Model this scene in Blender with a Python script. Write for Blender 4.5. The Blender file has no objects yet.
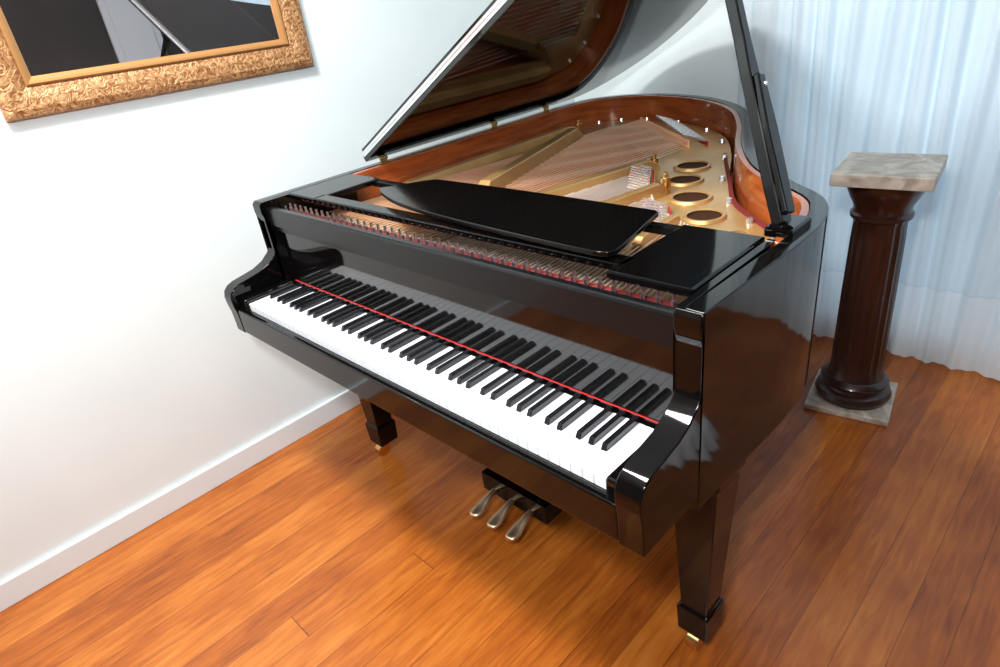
import bpy, bmesh, math, random
from mathutils import Vector, Matrix
random.seed(4)
COL=bpy.context.scene.collection
WL={}
# ---------------------------------------------------------------- materials
def mat(name,base=(.5,.5,.5),rough=.5,metal=0,coat=0,spec=.5,trans=0):
    m=bpy.data.materials.new(name);m.use_nodes=True
    b=m.node_tree.nodes['Principled BSDF']
    b.inputs['Base Color'].default_value=(*base,1);b.inputs['Roughness'].default_value=rough
    b.inputs['Metallic'].default_value=metal;b.inputs['Coat Weight'].default_value=coat
    b.inputs['Coat Roughness'].default_value=.03
    b.inputs['Specular IOR Level'].default_value=spec
    return m
def nodes(m): return m.node_tree.nodes,m.node_tree.links,m.node_tree.nodes['Principled BSDF']
def noise_color(m,c1,c2,scale=(1,1,1),ns=5,detail=4,p1=.3,p2=.7,bump=0,dist=0):
    N,L,b=nodes(m)
    tc=N.new('ShaderNodeTexCoord');mp=N.new('ShaderNodeMapping');mp.inputs['Scale'].default_value=scale
    n=N.new('ShaderNodeTexNoise');n.inputs['Scale'].default_value=ns;n.inputs['Detail'].default_value=detail;n.inputs['Distortion'].default_value=dist
    r=N.new('ShaderNodeValToRGB');r.color_ramp.elements[0].position=p1;r.color_ramp.elements[1].position=p2
    r.color_ramp.elements[0].color=(*c1,1);r.color_ramp.elements[1].color=(*c2,1)
    L.new(tc.outputs['Object'],mp.inputs[0]);L.new(mp.outputs[0],n.inputs['Vector']);L.new(n.outputs['Fac'],r.inputs[0]);L.new(r.outputs[0],b.inputs['Base Color'])
    if bump:
        bp=N.new('ShaderNodeBump');bp.inputs['Strength'].default_value=bump;bp.inputs['Distance'].default_value=.01
        L.new(n.outputs['Fac'],bp.inputs['Height']);L.new(bp.outputs[0],b.inputs['Normal'])
    return m
M={}
M['black']=mat('black_lacquer',(.0022,.0019,.0019),.06,0,0,.30)
M['lidblack']=mat('black_lid_lacquer',(.0025,.0021,.0021),.04,0,.15,.5)
M['fallblack']=mat('black_fallboard_lacquer',(.0025,.0021,.0021),.05,0,0,.5)
M['black_satin']=mat('black_satin',(.004,.004,.0045),.25,0,0,.3)
M['deskblack']=mat('music_desk_black',(.002,.002,.002),.12,0,0,.3)
M['blackkey']=mat('black_key',(.005,.005,.007),.22,0,.2)
M['white']=mat('white_key',(.84,.85,.88),.22,0,.3)
M['mahog']=noise_color(mat('mahogany',rough=.2,coat=.4),(.20,.038,.009),(.42,.10,.021),(1,1,9),6,5)
M['sound']=noise_color(mat('soundboard',rough=.5,coat=0,spec=.2),(.58,.12,.04),(.80,.23,.09),(30,1.5,1),4,4)
M['gold']=noise_color(mat('gold_plate',rough=.38,metal=.6,coat=.2),(.50,.29,.10),(.64,.40,.16),(1,1,1),7,3)
M['brass']=mat('brass',(.70,.45,.18),.25,1)
M['bronze']=mat('aged_bronze',(.78,.56,.36),.34,1)
M['steel']=mat('steel',(.80,.80,.82),.25,.9)
M['pinsteel']=mat('pin_steel',(.62,.62,.64),.3,1)
M['felt']=mat('red_felt',(.42,.012,.012),.9)
M['feltdk']=mat('dark_red_felt',(.16,.010,.010),.9)
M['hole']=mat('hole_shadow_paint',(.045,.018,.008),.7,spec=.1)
M['string']=mat('string_steel',(.85,.80,.72),.4,.5)
M['copper']=mat('string_copper',(.85,.50,.30),.4,.5)
M['wall']=noise_color(mat('wall_paint',rough=.55),(.765,.85,.865),(.81,.89,.90),(1,1,1),3,3,bump=.05)
M['base']=mat('baseboard_paint',(.77,.84,.865),.45)
M['ceil']=mat('ceiling_paint',(.8,.8,.8),.8)
M['dimwall']=mat('dim_wall',(.10,.09,.085),.8)
M['darkwall']=noise_color(mat('dark_wall',rough=.7),(.02,.018,.018),(.045,.035,.03),(1,1,1),2,2)
M['panelpaint']=mat('panel_paint',(.55,.57,.60),.5)
M['ped']=noise_color(mat('pedestal_wood',rough=.3,coat=.25),(.014,.004,.0035),(.036,.010,.007),(1,1,.2),14,5)
M['marble']=noise_color(mat('marble',rough=.4,spec=.3),(.34,.27,.21),(.70,.63,.54),(1,1,1),16,8,dist=1.2)
M['mirror']=mat('mirror_glass',(.9,.9,.92),.01,1)
M['cloth']=mat('white_cloth',(.8,.82,.85),.9)
m=mat('daylight_pane',(.6,.8,.9),.3);N,L,b=nodes(m);b.inputs['Emission Color'].default_value=(.74,.88,1,1);b.inputs['Emission Strength'].default_value=.62
M['pane']=m
M['winframe']=mat('window_frame_paint',(.8,.82,.83),.4)
# gilded frame
m=mat('gilded_frame',(.6,.36,.15),.42,.25);N,L,b=nodes(m)
tc=N.new('ShaderNodeTexCoord');v=N.new('ShaderNodeTexNoise');v.inputs['Scale'].default_value=46;v.inputs['Detail'].default_value=1.5;v.inputs['Distortion'].default_value=2.6
r=N.new('ShaderNodeValToRGB');r.color_ramp.elements[0].position=.36;r.color_ramp.elements[0].color=(.25,.095,.028,1)
r.color_ramp.elements[1].position=.66;r.color_ramp.elements[1].color=(.58,.33,.15,1)
bp=N.new('ShaderNodeBump');bp.inputs['Strength'].default_value=.55;bp.inputs['Distance'].default_value=.008
L.new(tc.outputs['Object'],v.inputs['Vector']);L.new(v.outputs['Fac'],r.inputs[0]);L.new(r.outputs[0],b.inputs['Base Color']);L.new(v.outputs['Fac'],bp.inputs['Height']);L.new(bp.outputs[0],b.inputs['Normal'])
M['frame']=m
M['gilt']=mat('plain_gilt',(.46,.23,.08),.35,.4)
# curtain
m=mat('sheer_curtain',(.66,.76,.84),.85);N,L,b=nodes(m)
tc=N.new('ShaderNodeTexCoord');sx=N.new('ShaderNodeSeparateXYZ');L.new(tc.outputs['Object'],sx.inputs[0])
r=N.new('ShaderNodeValToRGB');r.color_ramp.interpolation='CONSTANT'
r.color_ramp.elements[0].position=0;r.color_ramp.elements[0].color=(.86,.92,.95,1)
e=r.color_ramp.elements.new(.296);e.color=(.68,.79,.85,1)
r.color_ramp.elements[-1].position=.300;r.color_ramp.elements[-1].color=(.78,.88,.93,1)
L.new(sx.outputs['Z'],r.inputs[0]);L.new(r.outputs[0],b.inputs['Base Color'])
tr=N.new('ShaderNodeBsdfTranslucent');mx=N.new('ShaderNodeMixShader');mx.inputs[0].default_value=.28
L.new(r.outputs[0],tr.inputs[0]);L.new(b.outputs[0],mx.inputs[1]);L.new(tr.outputs[0],mx.inputs[2]);L.new(mx.outputs[0],N['Material Output'].inputs['Surface'])
M['curtain']=m
# floor planks running along Y
m=mat('floor_planks',(.5,.2,.05),.30,0,.12,.35);N,L,b=nodes(m);b.inputs['Coat Roughness'].default_value=.2
def math_n(op,a=None,bv=None):
    n=N.new('ShaderNodeMath');n.operation=op
    for i,x in enumerate((a,bv)):
        if x is None: continue
        if isinstance(x,(int,float)): n.inputs[i].default_value=x
        else: L.new(x,n.inputs[i])
    return n.outputs[0]
tc=N.new('ShaderNodeTexCoord');sx=N.new('ShaderNodeSeparateXYZ');L.new(tc.outputs['Object'],sx.inputs[0])
W=.092
xs=math_n('DIVIDE',sx.outputs['X'],W);idx=math_n('FLOOR',xs);fr=math_n('FRACT',xs)
wn=N.new('ShaderNodeTexWhiteNoise');wn.noise_dimensions='1D';L.new(idx,wn.inputs['W'])
yo=math_n('ADD',math_n('DIVIDE',sx.outputs['Y'],9),math_n('MULTIPLY',wn.outputs['Value'],7.3))
yi=math_n('FLOOR',yo);yf=math_n('FRACT',yo)
wn2=N.new('ShaderNodeTexWhiteNoise');wn2.noise_dimensions='2D';cb=N.new('ShaderNodeCombineXYZ');L.new(idx,cb.inputs[0]);L.new(yi,cb.inputs[1]);L.new(cb.outputs[0],wn2.inputs['Vector'])
cb2=N.new('ShaderNodeCombineXYZ');L.new(math_n('MULTIPLY',sx.outputs['X'],28),cb2.inputs[0]);L.new(math_n('MULTIPLY',sx.outputs['Y'],3.0),cb2.inputs[1]);L.new(math_n('MULTIPLY',wn2.outputs['Value'],40),cb2.inputs[2])
ns=N.new('ShaderNodeTexNoise');ns.inputs['Scale'].default_value=2.2;ns.inputs['Detail'].default_value=8;ns.inputs['Distortion'].default_value=.8;L.new(cb2.outputs[0],ns.inputs['Vector'])
ns2=N.new('ShaderNodeTexNoise');ns2.inputs['Scale'].default_value=4.5;ns2.inputs['Detail'].default_value=5;L.new(tc.outputs['Object'],ns2.inputs['Vector'])
f=math_n('ADD',math_n('MULTIPLY',ns.outputs['Fac'],.52),math_n('MULTIPLY',wn2.outputs['Value'],.20))
f=math_n('ADD',f,math_n('MULTIPLY',math_n('SUBTRACT',ns2.outputs['Fac'],.1),.36))
r=N.new('ShaderNodeValToRGB');r.color_ramp.elements[0].position=.28;r.color_ramp.elements[0].color=(.19,.038,.005,1)
r.color_ramp.elements[1].position=.78;r.color_ramp.elements[1].color=(.60,.205,.032,1)
e=r.color_ramp.elements.new(.52);e.color=(.40,.105,.012,1)
L.new(f,r.inputs[0])
vk=N.new('ShaderNodeTexVoronoi');vk.inputs['Scale'].default_value=1;mp=N.new('ShaderNodeMapping');mp.inputs['Scale'].default_value=(3.2,1.5,1);L.new(tc.outputs['Object'],mp.inputs[0]);L.new(mp.outputs[0],vk.inputs['Vector'])
kn=N.new('ShaderNodeMapRange');kn.inputs['From Min'].default_value=.015;kn.inputs['From Max'].default_value=.05;kn.inputs['To Min'].default_value=.25;kn.inputs['To Max'].default_value=1;L.new(vk.outputs['Distance'],kn.inputs['Value'])
seam=math_n('MINIMUM',math_n('GREATER_THAN',fr,.022),math_n('GREATER_THAN',yf,.0004))
seamf=math_n('ADD',math_n('MULTIPLY',seam,.5),.5)
mul=math_n('MULTIPLY',seamf,kn.outputs[0])
hs=N.new('ShaderNodeMix');hs.data_type='RGBA';hs.blend_type='MULTIPLY';hs.inputs['Factor'].default_value=1
cc=N.new('ShaderNodeCombineXYZ')
for i in range(3): L.new(mul,cc.inputs[i])
L.new(r.outputs[0],hs.inputs['A']);L.new(cc.outputs[0],hs.inputs['B']);L.new(hs.outputs['Result'],b.inputs['Base Color'])
bpn=N.new('ShaderNodeBump');bpn.inputs['Strength'].default_value=.3;bpn.inputs['Distance'].default_value=.002
L.new(math_n('ADD',seam,math_n('MULTIPLY',ns2.outputs['Fac'],2.0)),bpn.inputs['Height']);L.new(bpn.outputs[0],b.inputs['Normal'])
M['floor']=m
# ---------------------------------------------------------------- helpers
def link(o,parent=None,loc=(0,0,0)):
    COL.objects.link(o)
    if parent is not None:
        o.parent=parent
        o.location=Vector(loc)-WL[parent.name]
    else: o.location=loc
    WL[o.name]=Vector(loc)
    return o
def empty(name,loc,parent=None):
    o=bpy.data.objects.new(name,None);o.empty_display_size=.1
    return link(o,parent,loc)
def finish(bm,name,mt,parent=None,bevel=0,smooth=False,seg=2,origin=(0,0,0),ang=35):
    bmesh.ops.recalc_face_normals(bm,faces=bm.faces)
    me=bpy.data.meshes.new(name);bm.to_mesh(me);bm.free()
    if not isinstance(mt,(list,tuple)): mt=[mt]
    for x in mt: me.materials.append(M[x])
    o=bpy.data.objects.new(name,me);
    if origin!=(0,0,0): me.transform(Matrix.Translation(-Vector(origin)))
    link(o,parent,origin)
    if bevel:
        md=o.modifiers.new('bevel','BEVEL');md.width=bevel;md.segments=seg;md.limit_method='ANGLE';md.angle_limit=math.radians(40);md.harden_normals=bool(smooth)
    if smooth:
        for p in me.polygons: p.use_smooth=True
        if smooth!='all':
            me.set_sharp_from_angle(angle=math.radians(ang))
    return o
def add_box(bm,lo,hi):
    vs=[bm.verts.new((x,y,z)) for x in (lo[0],hi[0]) for y in (lo[1],hi[1]) for z in (lo[2],hi[2])]
    for q in ((0,1,3,2),(4,6,7,5),(0,4,5,1),(2,3,7,6),(0,2,6,4),(1,5,7,3)): bm.faces.new([vs[i] for i in q])
    return vs
def box(name,lo,hi,mt,parent=None,bevel=.002,**k):
    bm=bmesh.new();add_box(bm,lo,hi);return finish(bm,name,mt,parent,bevel,**k)
def add_prism(bm,pts,fn0,fn1):
    a=[bm.verts.new(fn0(p)) for p in pts];b=[bm.verts.new(fn1(p)) for p in pts]
    bm.faces.new(a);bm.faces.new(b[::-1])
    n=len(pts)
    for i in range(n): bm.faces.new([a[i],b[i],b[(i+1)%n],a[(i+1)%n]])
def add_cyl(bm,p0,p1,r0,r1=None,n=12):
    r1=r0 if r1 is None else r1
    p0=Vector(p0);p1=Vector(p1);d=(p1-p0).normalized();s=d.orthogonal().normalized();t=d.cross(s)
    a=[];b=[]
    for i in range(n):
        c,si=math.cos(2*math.pi*i/n),math.sin(2*math.pi*i/n)
        a.append(bm.verts.new(p0+(s*c+t*si)*r0));b.append(bm.verts.new(p1+(s*c+t*si)*r1))
    bm.faces.new(a);bm.faces.new(b)
    for i in range(n): bm.faces.new([a[i],a[(i+1)%n],b[(i+1)%n],b[i]])
def lathe(name,prof,c,mt,parent=None,n=48,flute=None):
    bm=bmesh.new();rings=[]
    for r,z in prof:
        ring=[]
        for i in range(n):
            a=2*math.pi*i/n;rr=r
            if flute and flute[0]<z<flute[1]: rr=r*(1-.07*abs(math.cos(a*flute[2]/2))**.6)
            ring.append(bm.verts.new((c[0]+rr*math.cos(a),c[1]+rr*math.sin(a),z)))
        rings.append(ring)
    for k in range(len(rings)-1):
        for i in range(n): bm.faces.new([rings[k][i],rings[k][(i+1)%n],rings[k+1][(i+1)%n],rings[k+1][i]])
    bm.faces.new(rings[0]);bm.faces.new(rings[-1])
    return finish(bm,name,mt,parent,0,True)
def catmull(P,sub=8):
    out=[]
    for i in range(len(P)-1):
        p0=P[max(i-1,0)];p1=P[i];p2=P[i+1];p3=P[min(i+2,len(P)-1)]
        for s in range(sub):
            t=s/sub
            out.append(tuple(.5*((2*p1[k])+(-p0[k]+p2[k])*t+(2*p0[k]-5*p1[k]+4*p2[k]-p3[k])*t*t+(-p0[k]+3*p1[k]-3*p2[k]+p3[k])*t**3) for k in range(2)))
    out.append(P[-1]);return out
def offset(path,d):
    out=[]
    n=len(path)
    for i in range(n):
        a=Vector(path[max(i-1,0)]);b=Vector(path[min(i+1,n-1)]);t=(b-a).normalized()
        nrm=Vector((-t.y,t.x));out.append(tuple(Vector(path[i])+nrm*d))
    return out
def tag(o,label,cat,group=None,kind=None):
    o['label']=label;o['category']=cat
    if group:o['group']=group
    if kind:o['kind']=kind
# ---------------------------------------------------------------- room
XW=-.359;YB=1.95;XR=3.4;YF=-2.8;H=2.75
def struct(o): o['kind']='structure'; return o
struct(box('floor',(XW-.1,YF-.1,-.05),(XR+.1,YB+.1,0),'floor',bevel=0))
struct(box('ceiling',(XW-.1,YF-.1,H),(XR+.1,YB+.1,H+.05),'ceil',bevel=0))
struct(box('wall_left',(XW-.1,YF-.1,0),(XW,YB+.1,H),'wall',bevel=0))
struct(box('wall_back',(XW,YB,0),(XR,YB+.1,H),'wall',bevel=0))
struct(box('wall_front',(XW,YF-.1,0),(XR,YF,H),'dimwall',bevel=0))
struct(box('wall_right',(XR,YF-.1,0),(XR+.1,YB+.1,H),'darkwall',bevel=0))
struct(box('baseboard_left',(XW,YF,0),(XW+.014,YB,.085),'base',bevel=.003))
bm=bmesh.new();add_box(bm,(XR-.03,1.10,0),(XR,1.47,2.1));add_box(bm,(XR-.04,1.15,.2),(XR-.03,1.42,.95));add_box(bm,(XR-.04,1.15,1.08),(XR-.03,1.42,1.95))
struct(finish(bm,'mirror_panel_1','panelpaint',None,.004))  # added pale panel, there only to show in the mirror's reflection
bm=bmesh.new()
for x in (.62,1.42,2.22,3.0): add_box(bm,(x,1.925,.05),(x+.05,1.95,2.45))
for z in (.05,2.40): add_box(bm,(.67,1.926,z),(3.0,1.949,z+.05))
wf=finish(bm,'window_1','winframe',None,.002);struct(wf)
pn=box('window_pane',(.66,1.941,.08),(3.02,1.947,2.42),'pane',wf,0)
# ---------------------------------------------------------------- mirror
mir=empty('wall_mirror',(XW,.14,1.27))
tag(mir,'rectangular mirror in an ornate embossed gilt frame on the white wall','mirror')
y0,y1,z0,z1,fw=-.30,.58,1.27,1.92,.092
def framering(name,prof,mt):
    bm=bmesh.new()
    corn=[(y0,z0,1,1),(y1,z0,-1,1),(y1,z1,-1,-1),(y0,z1,1,-1)]
    rings=[[bm.verts.new((XW+.001+h,cy+sy*w,cz+sz*w)) for w,h in prof] for cy,cz,sy,sz in corn]
    for k in range(4):
        a=rings[k];b=rings[(k+1)%4]
        for i in range(len(prof)-1): bm.faces.new([a[i],a[i+1],b[i+1],b[i]])
        bm.faces.new([a[-1],a[0],b[0],b[-1]])
    return finish(bm,name,mt,mir)
framering('frame',[(0,.0),(0,.016),(.005,.022),(.020,.027),(.045,.025),(.066,.018),(.071,.015),(.071,0)],'frame')
framering('inner_trim',[(.0715,.0),(.0715,.019),(.076,.022),(.082,.020),(fw,.010),(fw,.008),(fw,0)],'gilt')
g=box('mirror_glass',(XW+.002,y0+fw-.004,z0+fw-.004),(XW+.007,y1-fw+.004,z1-fw+.004),'mirror',mir,bevel=0)
# ---------------------------------------------------------------- piano
P=empty('grand_piano',(.61,.8,0))
tag(P,'glossy black baby grand piano with open lid and gold harp','piano')
ZT=.971;ZB=.60
ctrl=[(1.308,.136),(1.312,.31),(1.316,.45),(1.306,.58),(1.262,.69),(1.16,.785),(1.05,.90),(.935,1.09),(.82,1.33),(.68,1.55),(.48,1.71),(.25,1.785),(.08,1.765),(-.045,1.67),(-.083,1.5),(-.083,1.2),(-.083,.8),(-.083,.136)]
out=catmull(ctrl,8)
def strip(name,pa,pb,za,zb,mt):
    bm=bmesh.new();n=len(pa)
    A=[[bm.verts.new((*pa[i],za)),bm.verts.new((*pa[i],zb)),bm.verts.new((*pb[i],zb)),bm.verts.new((*pb[i],za))] for i in range(n)]
    for i in range(n-1):
        for k in range(4): bm.faces.new([A[i][k],A[i][(k+1)%4],A[i+1][(k+1)%4],A[i+1][k]])
    bm.faces.new(A[0]);bm.faces.new(A[-1])
    return finish(bm,name,mt,P,.0025,True)
in1=offset(out,.032);in2=offset(out,.048)
strip('rim',out,in1,ZB,ZT,'black')
ii=[i for i in range(len(out)) if out[i][1]>.43]
o=strip('inner_rim',[in1[i] for i in ii],[in2[i] for i in ii],.70,ZT-.002,'mahog');o['label']='polished reddish mahogany inner rim veneer'
for xa,xb in ((-.0505,-.036),(1.2615,1.2755)): box('inner_case',(xa,.137,.70),(xb,.44,.9705),'black',P,.001)
# arms
ap=[(.142,.840),(.128,.818),(.104,.799),(.072,.786),(.034,.779),(.004,.774),(-.014,.767),(-.026,.755),(-.031,.738),(-.030,.715),(-.026,.69),(-.025,.65)]
armprof=[(.136,.971),(.129,.962),(.129,.94),(.136,.915),(.143,.89),(.146,.865)]+ap+[(-.025,.630),(.136,.630)]
for xa,xb in ((-.083,-.036),(1.261,1.308)):
    bm=bmesh.new();add_prism(bm,armprof,lambda p:(xa,p[0],p[1]),lambda p:(xb,p[0],p[1]));finish(bm,'arm','black',P,.003,True,ang=30)
for xa,xb in ((-.036,-.003),(1.228,1.261)):
    box('key_block',(xa,-.008,.655),(xb,.150,.735),'fallblack',P,.006,smooth=True)
box('keybed',(-.036,-.008,.618),(1.261,.50,.655),'black_satin',P,.002)
box('key_slip',(-.036,-.024,.632),(1.261,-.004,.706),'black',P,.004,smooth=True)
# fallboard
bm=bmesh.new()
add_prism(bm,[(.156,.70),(.156,.8848),(.172,.8848),(.172,.70)],lambda p:(-.036,p[0],p[1]),lambda p:(1.261,p[0],p[1]));finish(bm,'fallboard','fallblack',P,0)
bm=bmesh.new()
add_prism(bm,[(.1535,.8850),(.1535,.903),(.145,.903),(.145,.947),(.147,.951),(.151,.953),(.163,.953),(.167,.949),(.167,.8850)],lambda p:(-.036,p[0],p[1]),lambda p:(1.261,p[0],p[1]));finish(bm,'fallboard_rail','black_satin',P,0)
box('felt_strip',(-.003,.1530,.7335),(1.228,.1555,.7348),'felt',P,0)
# keyboard
kb=box('keyboard',(-.002,.0,.656),(1.227,.150,.700),'black_satin',P,0)
def key_mesh(name,lo,hi,mt,taper=None):
    bm=bmesh.new();vs=add_box(bm,lo,hi)
    if taper:
        for v in bm.verts:
            if v.co.z>lo[2]+1e-4:
                v.co.x*= .82
                if v.co.y<lo[1]+1e-4: v.co.y+=taper
    bmesh.ops.recalc_face_normals(bm,faces=bm.faces)
    bmesh.ops.bevel(bm,geom=list(bm.edges),offset=.0009,segments=2,affect='EDGES',profile=.5)
    me=bpy.data.meshes.new(name);bm.to_mesh(me);bm.free();me.materials.append(M[mt]);return me
KW=1.225/52
wm=key_mesh('white_key',(-KW/2+.0006,0,-.0215),(KW/2-.0006,.1495,0),'white')
bmk=key_mesh('black_key',(-.0062,.052,-.004),(.0062,.1505,.0115),'blackkey',.007)
names='ABCDEFG'
for i in range(52):
    o=bpy.data.objects.new('white_key',wm);link(o,kb,((i+.5)*KW,0,.7226))
    n=names[i%7]
    if n in 'ACDFG' and i<51:
        off={'C':-.0025,'D':.0025,'F':-.003,'G':0,'A':.003}[n]
        o=bpy.data.objects.new('black_key',bmk);link(o,kb,((i+1)*KW+off,0,.7226))
# music tray
box('music_shelf',(.10,.222,.958),(1.115,.262,.974),'black',P,.003)
box('shelf_side',(1.100,.190,.958),(1.258,.44,.974),'black',P,.004)
box('shelf_side',(-.034,.222,.958),(.115,.44,.974),'black',P,.004)
box('shelf_rail',(.10,.42,.952),(1.11,.445,.968),'black_satin',P,.002)
# music desk folded flat
dl=catmull([(.283,.322),(.33,.295),(.44,.258),(.60,.234),(.80,.220),(.98,.212),(1.065,.211)],6)+catmull([(1.085,.217),(1.092,.235),(1.080,.30),(1.062,.38),(1.052,.430)],5)+catmull([(1.040,.439),(.70,.446),(.42,.442),(.375,.438)],5)+[(.350,.415),(.305,.348)]
bm=bmesh.new();add_prism(bm,dl,lambda p:(p[0],p[1],.984),lambda p:(p[0],p[1],.994));finish(bm,'music_desk','deskblack',P,.002,True)
for xx in (.42,.68,.98): box('desk_rest',(xx-.01,.30,.972),(xx+.01,.41,.985),'black_satin',P,0)
# string area --------------------------------------------------
pin=offset(out,.050)
poly=[p for p in pin if p[1]>.20]
bm=bmesh.new();add_prism(bm,poly,lambda p:(p[0],p[1],.80),lambda p:(p[0],p[1],.815));finish(bm,'soundboard','sound',P)['label']='orange-red varnished spruce soundboard'
def curve_plate(name,loops,zlo,zhi,mt,parent):
    cu=bpy.data.curves.new(name,'CURVE');cu.dimensions='2D';cu.fill_mode='BOTH';cu.extrude=(zhi-zlo)/2
    for lp in loops:
        s=cu.splines.new('POLY');s.points.add(len(lp)-1);s.use_cyclic_u=True
        for i,p in enumerate(lp): s.points[i].co=(p[0],p[1],0,1)
    t=bpy.data.objects.new('tmp',cu);COL.objects.link(t);bpy.context.view_layer.update()
    me=bpy.data.meshes.new_from_object(t.evaluated_get(bpy.context.evaluated_depsgraph_get()))
    bpy.data.objects.remove(t);me.transform(Matrix.Translation((0,0,(zlo+zhi)/2)))
    me.materials.clear();me.materials.append(M[mt])
    o=bpy.data.objects.new(name,me);link(o,parent)
    return o
def circ(x,y,r,n=20,sy=1): return [(x+r*math.cos(2*math.pi*i/n),y+r*sy*math.sin(2*math.pi*i/n)) for i in range(n)]
def rnd(pts):
    q=[]
    n=len(pts)
    for i in range(n):
        a=Vector(pts[i-1]);b=Vector(pts[i]);c=Vector(pts[(i+1)%n])
        p=b+(a-b).normalized()*.03;r_=b+(c-b).normalized()*.03
        for t in (0,.25,.5,.75,1): q.append(tuple((1-t)**2*p+2*t*(1-t)*b+t*t*r_))
    return q
outer=[p for p in offset(out,.058) if p[1]>.172]
bays=[rnd([(.05,.62),(.33,.60),(.14,1.16),(.05,1.48)]),
      rnd([(.42,.62),(.49,.62),(.57,.92),(.60,1.10),(.50,1.36),(.33,1.58),(.13,1.62),(.15,1.40)]),
      rnd([(.56,.60),(.70,.58),(.74,.78),(.655,.97)]),
      rnd([(.77,.56),(.93,.52),(.935,.64),(.82,.75)]),
      rnd([(1.00,.50),(1.15,.46),(1.17,.54),(1.02,.60)])]
HL=[(.735,1.125,.044),(.79,.985,.042),(.885,.85,.044),(.985,.735,.040)]
plate=curve_plate('harp_plate',[outer]+bays+[circ(1.10,.665,.022)],.862,.878,'gold',P);plate['label']='gold painted cast iron harp plate with round holes'
for hx,hy,hr in HL:
    n=36
    for nm,mt_,R in (('hole_collar','gold',[(hr-.001,.8795),(hr,.884),(hr+.003,.886),(hr+.008,.8855),(hr+.012,.8785)]),('hole_shade_disc','hole',[(.001,.8792),(hr-.0015,.8794),(hr-.0012,.8830)])):  # dark discs on the uncut plate stand in for shade inside the holes
        bm=bmesh.new()
        rr=[[bm.verts.new((hx+r_*math.cos(2*math.pi*i/n),hy+r_*math.sin(2*math.pi*i/n),z)) for i in range(n)] for r_,z in R]
        for k in range(len(R)-1):
            for i in range(n): bm.faces.new([rr[k][i],rr[k][(i+1)%n],rr[k+1][(i+1)%n],rr[k+1][i]])
        finish(bm,nm,mt_,plate,0,True)
def bar(name,a,b,w0,w1,z0,z1,h,mt,parent):
    a=Vector(a);b=Vector(b);t=(b-a).normalized();n=Vector((-t.y,t.x))
    bm=bmesh.new();st=[]
    for s in (0,.08,.5,.92,1):
        p=a+(b-a)*s;w=(w0+(w1-w0)*s)/2;top=z1 if .05<s<.95 else z0+.02
        st.append([bm.verts.new((*(p-n*w),z0)),bm.verts.new((*(p-n*w*.7),top+0)),bm.verts.new((*(p+n*w*.7),top)),bm.verts.new((*(p+n*w),z0))])
    for i in range(4):
        for k in range(4): bm.faces.new([st[i][k],st[i][(k+1)%4],st[i+1][(k+1)%4],st[i+1][k]])
    bm.faces.new(st[0]);bm.faces.new(st[-1])
    return finish(bm,name,mt,parent,.003)
for a,b,w,zt in [((.385,.56),(.150,1.34),.052,.940),((.52,.54),(.64,1.08),.048,.915),((.735,.52),(.80,.86),.036,.915),((.965,.48),(.96,.66),.03,.91),((.0,.56),(-.0,1.5),.05,.905)]:
    bar('strut',a,b,w,w*.9,.874,zt,0,'gold',plate)
for q,hz in [((.150,1.33),.958),((.80,.87),.935),((.64,1.07),.925)]:
    bm=bmesh.new();add_cyl(bm,(*q,.87),(*q,hz-.012),.014,.012,16);add_cyl(bm,(*q,hz-.012),(*q,hz),.007,.007,6);finish(bm,'nose_bolt','brass',plate,.002,True)
scr=offset(out,.078)
bm=bmesh.new();add_cyl(bm,(0,0,0),(0,0,.012),.010,.007,12);sm=bpy.data.meshes.new('plate_screw');bm.to_mesh(sm);bm.free();sm.materials.append(M['steel'])
for i in range(6,len(scr)-30,7):
    if scr[i][1]>.5:
        o=bpy.data.objects.new('plate_screw',sm);link(o,plate,(*scr[i],.878))
br=catmull([(1.12,.60),(.98,.62),(.86,.70),(.74,.88),(.60,1.12),(.42,1.36),(.22,1.52)],8)
a_=offset(br,.014);b_=offset(br,-.014)
bm=bmesh.new();add_prism(bm,a_+b_[::-1],lambda p:(p[0],p[1],.815),lambda p:(p[0],p[1],.85));finish(bm,'bridge','mahog',P,.002)
hf=catmull([(1.17,.64),(1.06,.66),(.93,.745),(.825,.87),(.73,1.00),(.655,1.15)],8)
hf2=catmull([(1.19,.68),(1.10,.755),(1.00,.855),(.905,1.02),(.82,1.17),(.76,1.28)],8)
a_=offset(hf2,.005);b_=offset(hf2,-.005)
bm=bmesh.new();add_prism(bm,a_+b_[::-1],lambda p:(p[0],p[1],.876),lambda p:(p[0],p[1],.884));finish(bm,'hitch_felt','feltdk',plate)
# strings
bm=bmesh.new()
for i in range(54):
    t=i/53
    xs_=1.17-.62*t
    s=t*(len(hf)-1);k=min(int(s),len(hf)-2);h=(hf[k][0]+(hf[k+1][0]-hf[k][0])*(s-k),hf[k][1]+(hf[k+1][1]-hf[k][1])*(s-k))
    h=(h[0]-.055,h[1]-.03)
    add_cyl(bm,(xs_,.28,.894),(h[0],h[1],.890),.0017,None,5)
    add_cyl(bm,(h[0],h[1],.870),(h[0],h[1],.897),.0024,None,6)
for i in range(26):
    t=i/25
    add_cyl(bm,(.52-.50*t,.30,.886),(.60-.46*t,1.30+.30*min(1,t*1.4)-.10*max(0,t-.7),.884),.0015,None,5)
finish(bm,'treble_strings','string',P,0,True)['kind']='stuff'
bm=bmesh.new()
for i in range(26):
    t=i/25
    e_=(.22+.38*t,1.64-.30*t)
    add_cyl(bm,(.03+.44*t,.30,.902),(*e_,.896),.0020,None,6)
    add_cyl(bm,(*e_,.870),(*e_,.905),.004,None,8)
finish(bm,'bass_strings','copper',P,0,True)['kind']='stuff'
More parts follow.
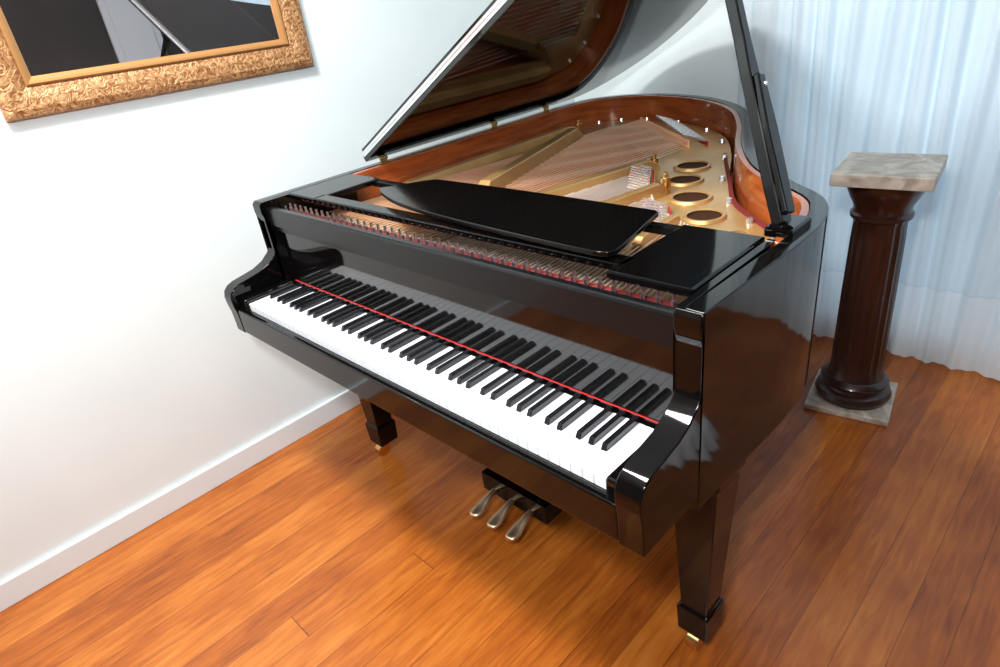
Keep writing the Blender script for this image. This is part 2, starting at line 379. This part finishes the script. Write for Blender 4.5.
def comb(a,b,n,h,w=.030,rr=.0045,fw_=.004):
    bm=bmesh.new();a=Vector(a);b=Vector(b);d=(b-a).normalized();q=Vector((-d.y,d.x))
    for i in range(n):
        p=a+(b-a)*i/(n-1)
        x=[(p+q*s) for s in (-w,w)]
        add_cyl(bm,(*x[0],.897),(*x[1],h),rr,None,6)
    finish(bm,'string_guide','steel',plate,0,True)
    bm=bmesh.new();o1=a-q*(w+.004);o2=b-q*(w+.004);o3=b-q*(w+.004+fw_);o4=a-q*(w+.004+fw_)
    add_prism(bm,[tuple(v) for v in (o1,o2,o3,o4)],lambda p:(*p,.876),lambda p:(*p,.892));finish(bm,'guide_felt','felt',plate)
comb((.62,1.34),(.36,1.60),12,.925,.04,.0045);comb((.76,.80),(.64,1.0),10,.915,.028,.0035);comb((.94,.60),(.86,.72),7,.915,.028,.0035)
# tuning pins visible in the front slot
box('pin_felt',(-.02,.170,.925),(1.25,.215,.931),'feltdk',P,0)
bm=bmesh.new();add_cyl(bm,(0,0,0),(0,0,.023),.0035,.0031,8);add_cyl(bm,(0,0,.006),(0,0,.011),.0046,.0046,8);tp=bpy.data.meshes.new('tuning_pin');bm.to_mesh(tp);bm.free();tp.materials.append(M['pinsteel'])
for i in range(88):
    o=bpy.data.objects.new('tuning_pin',tp);link(o,plate,(.0+i*1.235/87,.180 if i%2 else .202,.931))
# lid
TH=math.radians(29);HX,HZ=-.083,.982
def LP(d,y,h): return (HX+d*math.cos(TH)-h*math.sin(TH),y,HZ+d*math.sin(TH)+h*math.cos(TH))
lo=offset(out,-.008)
lidpts=[(p[0]-HX,p[1]) for p in lo if p[1]>.56]
lidpts=[(max(0,p[0]),p[1]) for p in lidpts]
lidpts=[(1.405,.53)]+lidpts+[(0,.53)]
bm=bmesh.new();add_prism(bm,lidpts,lambda p:LP(p[0],p[1],0),lambda p:LP(p[0],p[1],.020));lid=finish(bm,'lid','lidblack',P,.002)
bm=bmesh.new();add_prism(bm,[(0,.537),(1.39,.537),(1.39,.92),(0,.92)],lambda p:LP(p[0],p[1],.0245),lambda p:LP(p[0],p[1],.0425));finish(bm,'lid_flap','lidblack',P,.002)
bm=bmesh.new();add_prism(bm,[(.01,.528),(1.39,.528),(1.39,.536),(.01,.536)],lambda p:LP(p[0],p[1],.0135),lambda p:LP(p[0],p[1],.0205));add_prism(bm,[(.01,.530),(1.39,.530),(1.39,.54),(.01,.54)],lambda p:LP(p[0],p[1],.0245),lambda p:LP(p[0],p[1],.0310))  # pale steel strips imitate light reflected off the black lid edge
a=LP(0.01,.531,.0225);b=LP(1.39,.531,.0225);add_cyl(bm,a,b,.0030,None,10);finish(bm,'hinge_and_edge_sheen','steel',P,0,False)
for yy in (.60,1.12,1.42):
    bm=bmesh.new();add_box(bm,(-.086,yy-.014,.965),(-.082,yy+.014,.984));add_cyl(bm,(-.083,yy-.016,.978),(-.083,yy+.016,.978),.004,None,10);finish(bm,'lid_hinge','brass',P)
box('hinge_rail',(-.050,.56,.9705),(-.042,1.45,.975),'brass',P,0)
# props
def stick(name,pts,th,mt):
    pts=[(Vector(a),w) for a,w in pts]
    d=(pts[-1][0]-pts[0][0]).normalized();side=Vector((0,1,0)).cross(d).normalized();s2=d.cross(side)
    bm=bmesh.new();R_=[]
    for p,w in pts:
        R_.append([bm.verts.new(p+s2*sx_*w/2+side*sy_*th/2) for sx_,sy_ in ((-1,-1),(1,-1),(1,1),(-1,1))])
    for i in range(len(pts)-1):
        for k in range(4): bm.faces.new([R_[i][k],R_[i][(k+1)%4],R_[i+1][(k+1)%4],R_[i+1][k]])
    bm.faces.new(R_[0]);bm.faces.new(R_[-1])
    return finish(bm,name,mt,P,.003)
A_=Vector((1.262,.495,.978));B_=Vector((.975,.712,1.565))
def ab(t): return tuple(A_+(B_-A_)*t)
stick('lid_prop',[(ab(0),.034),(ab(.1),.040),(ab(.4),.034),(ab(.5),.026),(ab(1),.022)],.022,'deskblack')
sh=Vector((.017,-.004,.004))
stick('short_prop',[(tuple(Vector(ab(.03))+sh),.030),(tuple(Vector(ab(.25))+sh),.036),(tuple(Vector(ab(.40))+sh),.022)],.012,'deskblack')
bm=bmesh.new();add_cyl(bm,Vector(ab(.38))-Vector((.012,0,0)),Vector(ab(.38))+Vector((.027,0,0)),.0045,None,14);finish(bm,'prop_pin','steel',P,0,True)
box('prop_bracket',(1.246,.455,.966),(1.296,.54,.984),'black',P,.004)
box('prop_cup',(.955,.69,1.562),(.995,.735,1.567),'steel',P,.001)
# legs
def leg(cx,cy):
    bm=bmesh.new()
    sec=[(.618,.056),(.53,.056),(.51,.049),(.140,.032),(.133,.039),(.056,.036)]
    R_=[]
    for z,h in sec: R_.append([bm.verts.new((cx+sx_*h,cy+sy_*h,z)) for sx_,sy_ in ((-1,-1),(1,-1),(1,1),(-1,1))])
    for i in range(len(sec)-1):
        for k in range(4): bm.faces.new([R_[i][k],R_[i][(k+1)%4],R_[i+1][(k+1)%4],R_[i+1][k]])
    bm.faces.new(R_[0]);bm.faces.new(R_[-1])
    L_=finish(bm,'leg','black',P,.003,origin=(cx,cy,.3))
    bm=bmesh.new();add_cyl(bm,(cx-.014,cy-.016,.024),(cx+.014,cy-.016,.024),.024,None,20);add_cyl(bm,(cx,cy,.03),(cx,cy,.058),.012,.028,16)
    c=finish(bm,'caster','brass',L_,.001,True);c['label']='brass caster'
leg(1.226,.318);leg(.005,.300);leg(.28,1.52)
box('underside_frame',(-.05,.44,.605),(1.27,.50,.70),'black_satin',P,.002)
box('underside_brace',(.25,.50,.62),(.31,1.7,.70),'black_satin',P,.002)
# lyre
bm=bmesh.new()
add_box(bm,(.52,.36,.56),(.70,.44,.618));add_box(bm,(.485,.335,.060),(.745,.455,.125))
for xx in (.555,.665): add_cyl(bm,(xx,.40,.12),(xx,.40,.57),.014,.012,14)
add_cyl(bm,(.61,.55,.615),(.61,.45,.11),.006,None,8)
ly=finish(bm,'pedal_lyre','black',P,.004)
bm=bmesh.new()
sec=[(.36,.011,.080),(.31,.0125,.074),(.285,.020,.064),(.265,.027,.056),(.245,.026,.053),(.230,.014,.052)]
R_=[]
for y,w,z in sec:
    R_.append([bm.verts.new((sx_*w,y,z+sz_*.009)) for sx_,sz_ in ((-1,-1),(-.8,1),(.8,1),(1,-1))])
for i in range(len(sec)-1):
    for k in range(4): bm.faces.new([R_[i][k],R_[i][(k+1)%4],R_[i+1][(k+1)%4],R_[i+1][k]])
bm.faces.new(R_[0]);bm.faces.new(R_[-1]);bmesh.ops.recalc_face_normals(bm,faces=bm.faces)
pm=bpy.data.meshes.new('pedal');bm.to_mesh(pm);bm.free();pm.materials.append(M['bronze'])
for p in pm.polygons:p.use_smooth=True
for xx in (.535,.610,.685):
    o=bpy.data.objects.new('pedal',pm);link(o,ly,(xx,0,0));o['label']='worn metal foot pedal'
    md=o.modifiers.new('s','SUBSURF');md.levels=2;md.render_levels=2
# ---------------------------------------------------------------- pedestal
PC=(1.165,1.49)
ped=empty('pedestal',(*PC,0));tag(ped,'dark wooden column pedestal with grey-beige marble top and base','pedestal')
def slab(name,h,z0,z1,ang):
    bm=bmesh.new();c,s=math.cos(ang),math.sin(ang)
    pts=[(PC[0]+c*x-s*y,PC[1]+s*x+c*y) for x,y in ((-h,-h),(h,-h),(h,h),(-h,h))]
    add_prism(bm,pts,lambda p:(*p,z0),lambda p:(*p,z1));return finish(bm,name,'marble',ped,.004)
slab('marble_base',.128,0,.022,.17);slab('marble_top',.129,.789,.828,.12)
pf=[(.095,.022),(.112,.028),(.118,.045),(.112,.062),(.096,.070),(.093,.078),(.103,.086),(.105,.096),(.098,.106),(.088,.112),(.084,.125),(.082,.14),(.0815,.20),(.080,.40),(.077,.60),(.075,.655),(.076,.668),(.085,.673),(.086,.684),(.078,.690),(.080,.71),(.092,.732),(.100,.752),(.103,.762),(.103,.789)]
lathe('column',pf,PC,'ped',ped,96,(.13,.66,20))
# ---------------------------------------------------------------- curtain
def drape(name,x0,x1,yc,z0,z1,amp,sp,mt):
    bm=bmesh.new();nx=int((x1-x0)/.005);nz=24;rows=[]
    ph=[random.uniform(0,6.28) for _ in range(4)]
    for j in range(nz+1):
        z=z0+(z1-z0)*j/nz;row=[]
        for i in range(nx+1):
            x=x0+(x1-x0)*i/nx
            w=math.sin(2*math.pi*x/sp+ph[0]+1.3*math.sin(x*5+ph[1]))+.5*math.sin(2*math.pi*x/(sp*.41)+ph[2]+.4*z)
            k=.72+.35*z/z1
            dy=amp*w*k
            row.append(bm.verts.new((x+.012*math.sin(x*17+z*2),yc+dy,z)))
        rows.append(row)
    for j in range(nz):
        for i in range(nx): bm.faces.new([rows[j][i],rows[j][i+1],rows[j+1][i+1],rows[j+1][i]])
    return finish(bm,name,mt,None,0,'all')
cu=drape('curtain',.52,3.1,1.862,.006,2.6,.014,.105,'curtain');tag(cu,'pale blue-white sheer curtain hanging in soft folds to the floor','curtain')
# ---------------------------------------------------------------- low cloth-covered stool (only its hem shows)
SC=(1.86,.90)
tb=empty('footstool',(*SC,0));tag(tb,'low round footstool covered by a white lace-edged cloth','stool')
bm=bmesh.new();n=120;rings=[]
for r_,z,a in [(0.001,.085,0),(.10,.085,0),(.115,.080,.003),(.125,.06,.006),(.135,.035,.009),(.145,.012,.012)]:
    rings.append([bm.verts.new((SC[0]+(r_+a*math.sin(14*2*math.pi*i/n))*math.cos(2*math.pi*i/n),SC[1]+(r_+a*math.sin(14*2*math.pi*i/n))*math.sin(2*math.pi*i/n),z+(.006*math.sin(40*2*math.pi*i/n) if z<.03 else 0))) for i in range(n)])
for k in range(5):
    for i in range(n): bm.faces.new([rings[k][i],rings[k][(i+1)%n],rings[k+1][(i+1)%n],rings[k+1][i]])
finish(bm,'cloth_cover','cloth',tb,0,'all')
lathe('stool_body',[(.08,0),(.085,.01),(.09,.03),(.095,.05),(.098,.07),(.09,.08)],SC,'ped',tb,24)
# ---------------------------------------------------------------- lights
def area(name,loc,tgt,size,energy,color,sy=None):
    l=bpy.data.lights.new(name,'AREA');l.size=size;l.energy=energy;l.color=color
    if sy: l.shape='RECTANGLE';l.size_y=sy
    o=bpy.data.objects.new(name,l);COL.objects.link(o);o.location=loc
    o.rotation_euler=(Vector(tgt)-Vector(loc)).to_track_quat('-Z','Y').to_euler();return o
area('ceiling_light',(.50,-.45,2.68),(.42,-.35,0),.35,74,(1,.99,.97))
area('camera_flash',(1.62,-.80,1.85),(.30,1.2,1.20),.16,28,(.95,.98,1))
area('bounce_fill',(.8,-1.5,2.6),(.5,.9,.8),.9,28,(.94,.98,1))
w=bpy.data.worlds.new('w');bpy.context.scene.world=w;w.use_nodes=True
w.node_tree.nodes['Background'].inputs[0].default_value=(.7,.8,1,1);w.node_tree.nodes['Background'].inputs[1].default_value=.3
# ---------------------------------------------------------------- camera
C=Vector((1.6887,-.5934,1.3912));yaw,pit,rol=.8375,-.4858,-.1381
f=Vector((-math.sin(yaw)*math.cos(pit),math.cos(yaw)*math.cos(pit),math.sin(pit)))
r0=Vector((math.cos(yaw),math.sin(yaw),0));u0=r0.cross(f)
r=math.cos(rol)*r0+math.sin(rol)*u0;u=-math.sin(rol)*r0+math.cos(rol)*u0
cam=bpy.data.cameras.new('camera');cam.sensor_width=36;cam.lens=629.32*36/1000;cam.clip_start=.02
co=bpy.data.objects.new('camera',cam);COL.objects.link(co)
co.matrix_world=Matrix(((r.x,u.x,-f.x,C.x),(r.y,u.y,-f.y,C.y),(r.z,u.z,-f.z,C.z),(0,0,0,1)))
bpy.context.scene.camera=co
bpy.context.scene.view_settings.view_transform='Standard'
